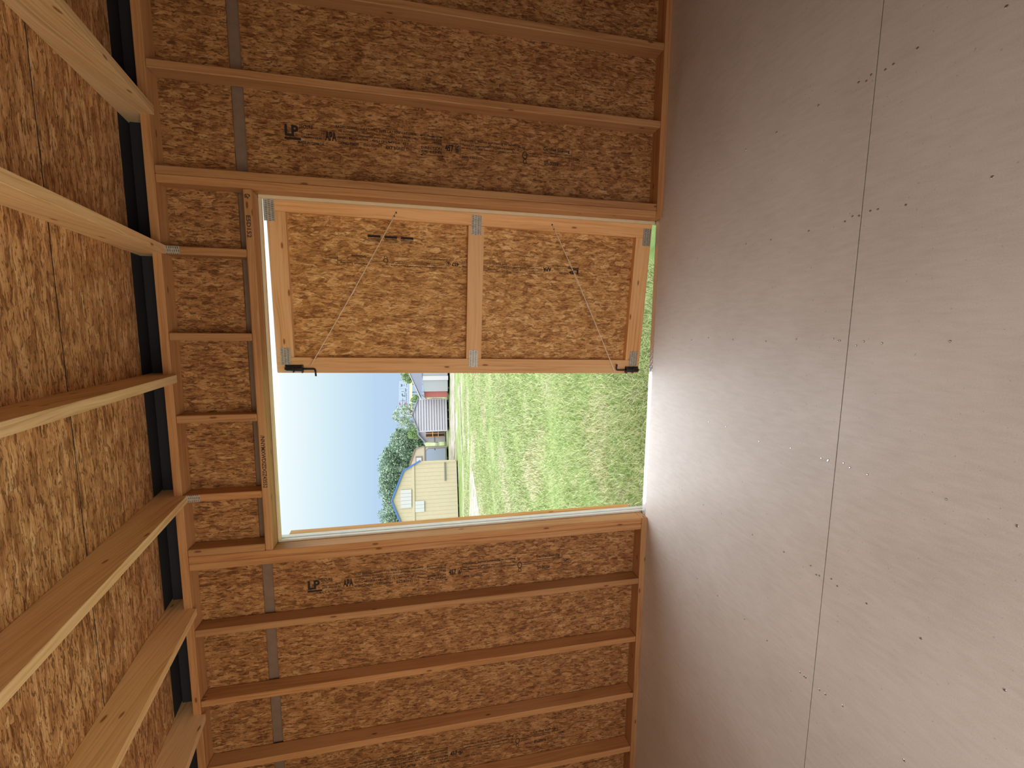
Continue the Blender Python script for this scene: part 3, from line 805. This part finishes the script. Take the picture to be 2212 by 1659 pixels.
# lilac-roofed porch shed just behind
st = Site(-6.60, 29.4, 14)
prof = [(-6.60 + .02, -.15), (-6.60, 1.66), (-6.95, 1.62), (-7.60, 1.14), (-7.60, -.15)]
k_ = (29.4 + 2.364) / (26.9 + 2.364)
def fx(x, z): return .228 + (x - .228) * k_, 1.391 + (z - 1.391) * k_
st = Site(fx(-6.44, 0)[0], 29.4, 14)
prof = [fx(-6.44, -.15), fx(-6.44, 1.66), fx(-6.80, 1.62), fx(-7.36, 1.16), fx(-7.36, -.15)]
ps = gable_building('porch_shed', 'small shed with lilac-grey roof and orange framed porch', st, prof, 2.5, M_METAL, M_ROOFG, .25, .09)
def fp(name, x0, z0, x1, z1, y0, y1, mat, ax=2): st.panel(name, ps, *fx(x0, z0), *fx(x1, z1), y0, y1, mat, ax)
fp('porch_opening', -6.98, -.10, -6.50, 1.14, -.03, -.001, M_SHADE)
for x in (-6.98, -6.74, -6.53): fp('porch_post', x - .02, -.12, x + .02, 1.14, -.09, -.031, M_PINEO)
for z in (.28, .66): fp('porch_rail', -6.98, z, -6.51, z + .05, -.085, -.0315, M_PINEO, 0)
fp('belly_band', -7.34, .55, -7.0, .60, -.03, -.001, M_GREYT, 0)

# white carport-style building nearest the door leaf
prof = [(-1.5, -.24), (-1.5, 1.22), (-2.52, 1.95), (-2.6, 2.02), (-3.95, 1.40), (-3.6, 1.22), (-3.56, -.24)]
def panel(name, par, o, x0, z0, x1, z1, y0, y1, mat, ax=2): return box(name, (x0 - o[0], y0, z0 - o[2]), (x1 - o[0], y1, z1 - o[2]), mat, par, ax)
cb = empty('metal_garage', (-2.5, 24.5, ZG), 'white metal garage with lilac gable beyond the edge of the door leaf', 'garage')
o_ = tuple(cb.location)
poly_prism('wall', [(x - o_[0], z - o_[2]) for x, z in [(-3.50, -.22), (-3.50, 1.22), (-2.60, 1.34), (-.4, 1.34), (-.4, -.22)]], 0, 5, 1, plain('chalky_wall', (.34, .365, .385), .6), cb, 2)
poly_prism('gable_panel', [(x - o_[0], z - o_[2]) for x, z in [(-3.90, 1.39), (-1.5, 2.445), (.5, 1.50), (.4, 1.345), (-2.60, 1.345)]], -.05, 5, 1, M_ROOFG, cb, 2)
poly_prism('roof_panel', [(x - o_[0], z - o_[2]) for x, z in [(-3.98, 1.40), (-1.5, 2.45), (-1.5, 2.50), (-3.99, 1.45)]], -.08, 5, 1, M_LIGHT, cb, 1)
poly_prism('roof_panel', [(x - o_[0], z - o_[2]) for x, z in [(-1.49, 2.45), (.6, 1.5), (.6, 1.56), (-1.49, 2.50)]], -.08, 5, 1, M_LIGHT, cb, 1)
panel('corner_post', cb, o_, -2.78, -.24, -2.52, 1.30, -.12, -.001, M_LIGHT)
panel('red_wall', cb, o_, -3.92, -.20, -3.505, 1.22, .25, 4.5, M_RED)
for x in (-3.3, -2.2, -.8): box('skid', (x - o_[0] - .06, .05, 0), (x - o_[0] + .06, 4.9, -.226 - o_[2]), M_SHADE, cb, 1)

# billboard far behind the sheds
bb = empty('billboard', (-23, 150, ZG), 'large white roadside billboard above the roofs of the sheds', 'billboard')
o_ = tuple(bb.location)
face = poly_prism('sign_face', [(-17.1 - o_[0], 5.25 - o_[2]), (-17.1 - o_[0], 9.0 - o_[2]), (-29.4 - o_[0], 9.35 - o_[2]), (-29.4 - o_[0], 5.6 - o_[2])], -.2, 0, 1, plain('billboard_face', (.36, .43, .58), .6), bb)
poly_prism('catwalk', [(-17.5 - o_[0], 4.45 - o_[2]), (-17.5 - o_[0], 5.2 - o_[2]), (-29.4 - o_[0], 5.5 - o_[2]), (-29.4 - o_[0], 4.8 - o_[2])], -.7, -.1, 1, plain('catwalk_cream', (.62, .58, .42), .6), bb, 0)
for x in (-18.3, -21.1, -22.2, -25.5, -28.5): box('post', (x - .2 - o_[0], .1, 0), (x + .2 - o_[0], .5, 5.1 - o_[2]), M_ROOFG, bb, 2)
def on_bb(u, v): return (-29.2 + u * 12.0 - o_[0], -.205, 5.62 - .34 * u + v * 3.6 - o_[2])
M_BBI = plain('billboard_print', (.07, .09, .15), .7)
M_BBR = plain('billboard_red', (.40, .09, .15), .7)
for it_ in [('t', 'Advanced Drivers To', .10, .78, .25, .38), ('t', 'order', .83, .97, .25, .36), ('t', 'free of charge at the service of all road users', .06, .94, .08, .16),
         ('o', .38, .66, .07, .34, .010), ('t', 'Metz Marketing', .25, .50, .62, .72), ('t', 'of West', .38, .46, .50, .56),
         ('p', [(.55, .66), (.58, .74), (.64, .76), (.66, .70), (.62, .64), (.57, .60)]), ('r', .54, .70, .42, .47), ('r', .71, .80, .38, .44), ('r', .56, .59, .48, .58), ('r', .70, .715, .56, .78),
         ('r', .785, .79, .50, .98), ('t', 'w', .84, .93, .66, .86), ('r', .86, .92, .52, .56)]:
    printing('sign_word' if it_[0] == 't' else 'sign_figure', [it_], on_bb, M_BBI, face)
for v_ in (.93, .42): printing('sign_dot', [('o', .345, v_, .045, .06, .044)], on_bb, M_BBR, face)

# ------------------------------------------------------------------ trees
def foliage(name, blobs, n, size, pal, parent, seed, shell=.45):
    r = np.random.default_rng(seed)
    per = np.array([b[3] * b[4] * b[5] for b in blobs]) ** .67; per = per / per.sum()
    bi = r.choice(len(blobs), n, p=per)
    B = np.array(blobs)[bi]
    d = r.normal(size=(n, 3)); d /= np.linalg.norm(d, axis=1)[:, None]
    rad = shell + (1 - shell) * r.random(n) ** .5
    rad *= 1 + .10 * np.sin(d[:, 0] * 9 + seed) * np.sin(d[:, 2] * 8 + d[:, 1] * 7)
    C = B[:, :3] + d * B[:, 3:6] * rad[:, None]
    a = r.normal(size=(n, 3)); a /= np.linalg.norm(a, axis=1)[:, None]
    b = np.cross(a, r.normal(size=(n, 3))); b /= np.linalg.norm(b, axis=1)[:, None]
    s = size * (.6 + .8 * r.random(n))[:, None]
    V = np.stack([C - a * s, C + b * s * .45, C + a * s, C - b * s * .45], 1)
    me = bpy.data.meshes.new(name)
    me.vertices.add(n * 4); me.vertices.foreach_set('co', V.reshape(-1))
    me.loops.add(n * 4); me.loops.foreach_set('vertex_index', np.arange(n * 4, dtype=np.int32))
    me.polygons.add(n); me.polygons.foreach_set('loop_start', np.arange(0, n * 4, 4, dtype=np.int32)); me.polygons.foreach_set('loop_total', np.full(n, 4, dtype=np.int32))
    me.update(calc_edges=True)
    pal = np.array(pal); c = pal[r.integers(0, len(pal), n)] * (.75 + .5 * r.random((n, 1)))
    cc = np.concatenate([np.repeat(c, 4, 0), np.ones((n * 4, 1))], 1)
    ca = me.color_attributes.new('col', 'FLOAT_COLOR', 'POINT'); ca.data.foreach_set('color', cc.reshape(-1))
    me.materials.append(M_FOL)
    o = link(bpy.data.objects.new(name, me), parent); o['kind'] = 'stuff'; return o
t = NT('leaf_colours'); M_FOL = t.fin(t.attr('col'), .6, spec=.2)
M_BARK = plain('bark', (.22, .19, .16), .9, noise=.3)
HAZYP = [(.19, .28, .20), (.24, .34, .24), (.14, .21, .17), (.31, .41, .30)]  # distance haze mixed into the colours: greens paled and blued
BRIGHTP = [(.24, .36, .12), (.31, .43, .16), (.18, .29, .11)]
PALEP = [(.27, .35, .22), (.33, .42, .22), (.20, .27, .20)]
def tree(name, label, x, y, h, blobs, n, size, pal, seed, shell=.45, group=None):
    e = empty(name, (x, y, ZG), label, 'tree', group=group)
    z0 = min(b[2] for b in blobs)
    tube('trunk', [(0, 0, 0), (.05, .1, h * .3), (-.05, 0, h * .55), (0, 0, h * .75)], .2, M_BARK, e, 8, [h * .035, h * .028, h * .02, h * .008])
    for k in range(4):
        a = k * 1.6 + seed
        tube('branch', [(0, 0, h * (.30 + .08 * k)), (math.cos(a) * h * .12, math.sin(a) * h * .12, h * (.45 + .08 * k)), (math.cos(a) * h * .22, math.sin(a) * h * .22, h * (.58 + .07 * k))], .1, M_BARK, e, 6, [h * .014, h * .010, h * .004])
    foliage('foliage', blobs, n, size, pal, e, seed, shell); return e
def crown(h, r, seed):
    q = random.Random(seed); b = [(0, 0, h * .60, r, r, h * .34)]
    for k in range(7):
        a = q.uniform(0, 6.28); rr = r * q.uniform(.4, .75)
        b.append((math.cos(a) * r * .6, math.sin(a) * r * .6, h * q.uniform(.35, .80), rr, rr, rr * .8))
    return b
for i, (x, y, h, r_, lb) in enumerate(((-13.2, 46, 6.0, 1.5, 'lowest dark green tree in the clump, beside the pale shed roofs'), (-15.9, 52.5, 7.5, 2.2, 'tall dark green tree behind the beige garage shed'),
                                    (-18.9, 46.5, 7.5, 2.2, 'tallest rounded dark green tree behind the cream barn ridge'), (-22.6, 53, 7.6, 2.5, 'dark green tree at the far end of the clump beyond the barn'))):
    q_ = (y + 2.364) / 52.364; x = .228 + (x - .228) * q_; h = (h - 1.74) * q_ + 1.74
    tree('leafy_tree', lb, x, y, h, crown(h, r_, i + 3), 14000, .12, HAZYP, i + 3)
tree('young_tree', 'sparse young tree with thin pale branches above the lap sided shed', -6.7, 34, 4.05,
     [(0, 0, 3.3, .9, .7, .75), (-.7, 0, 3.1, .6, .6, .7), (.5, 0, 2.9, .5, .5, .6), (-.2, 0, 3.9, .5, .4, .35), (-1.0, .2, 2.7, .5, .5, .5)], 950, .085, PALEP, 21, .25)
tree('leafy_bush', 'bright green bush between the clump and the pale shed roof', -9.4, 38, 3.1, [(0, 0, 2.5, .45, .45, .6), (.25, 0, 2.0, .45, .45, .7)], 1500, .08, [(.20, .32, .11), (.26, .38, .15), (.16, .26, .12)], 31)
tree('leafy_bush', 'green bush standing over the white garage roof', -4.1, 40, 3.6, [(0, 0, 2.9, .75, .7, .75), (.5, 0, 3.1, .6, .6, .6)], 1800, .10, PALEP + BRIGHTP, 37)
tree('leafy_bush', 'small yellow-green shrub under the billboard catwalk', -5.5, 34, 2.7, [(0, 0, 2.35, .26, .26, .30), (.2, 0, 2.2, .2, .2, .25)], 420, .07, BRIGHTP, 41)
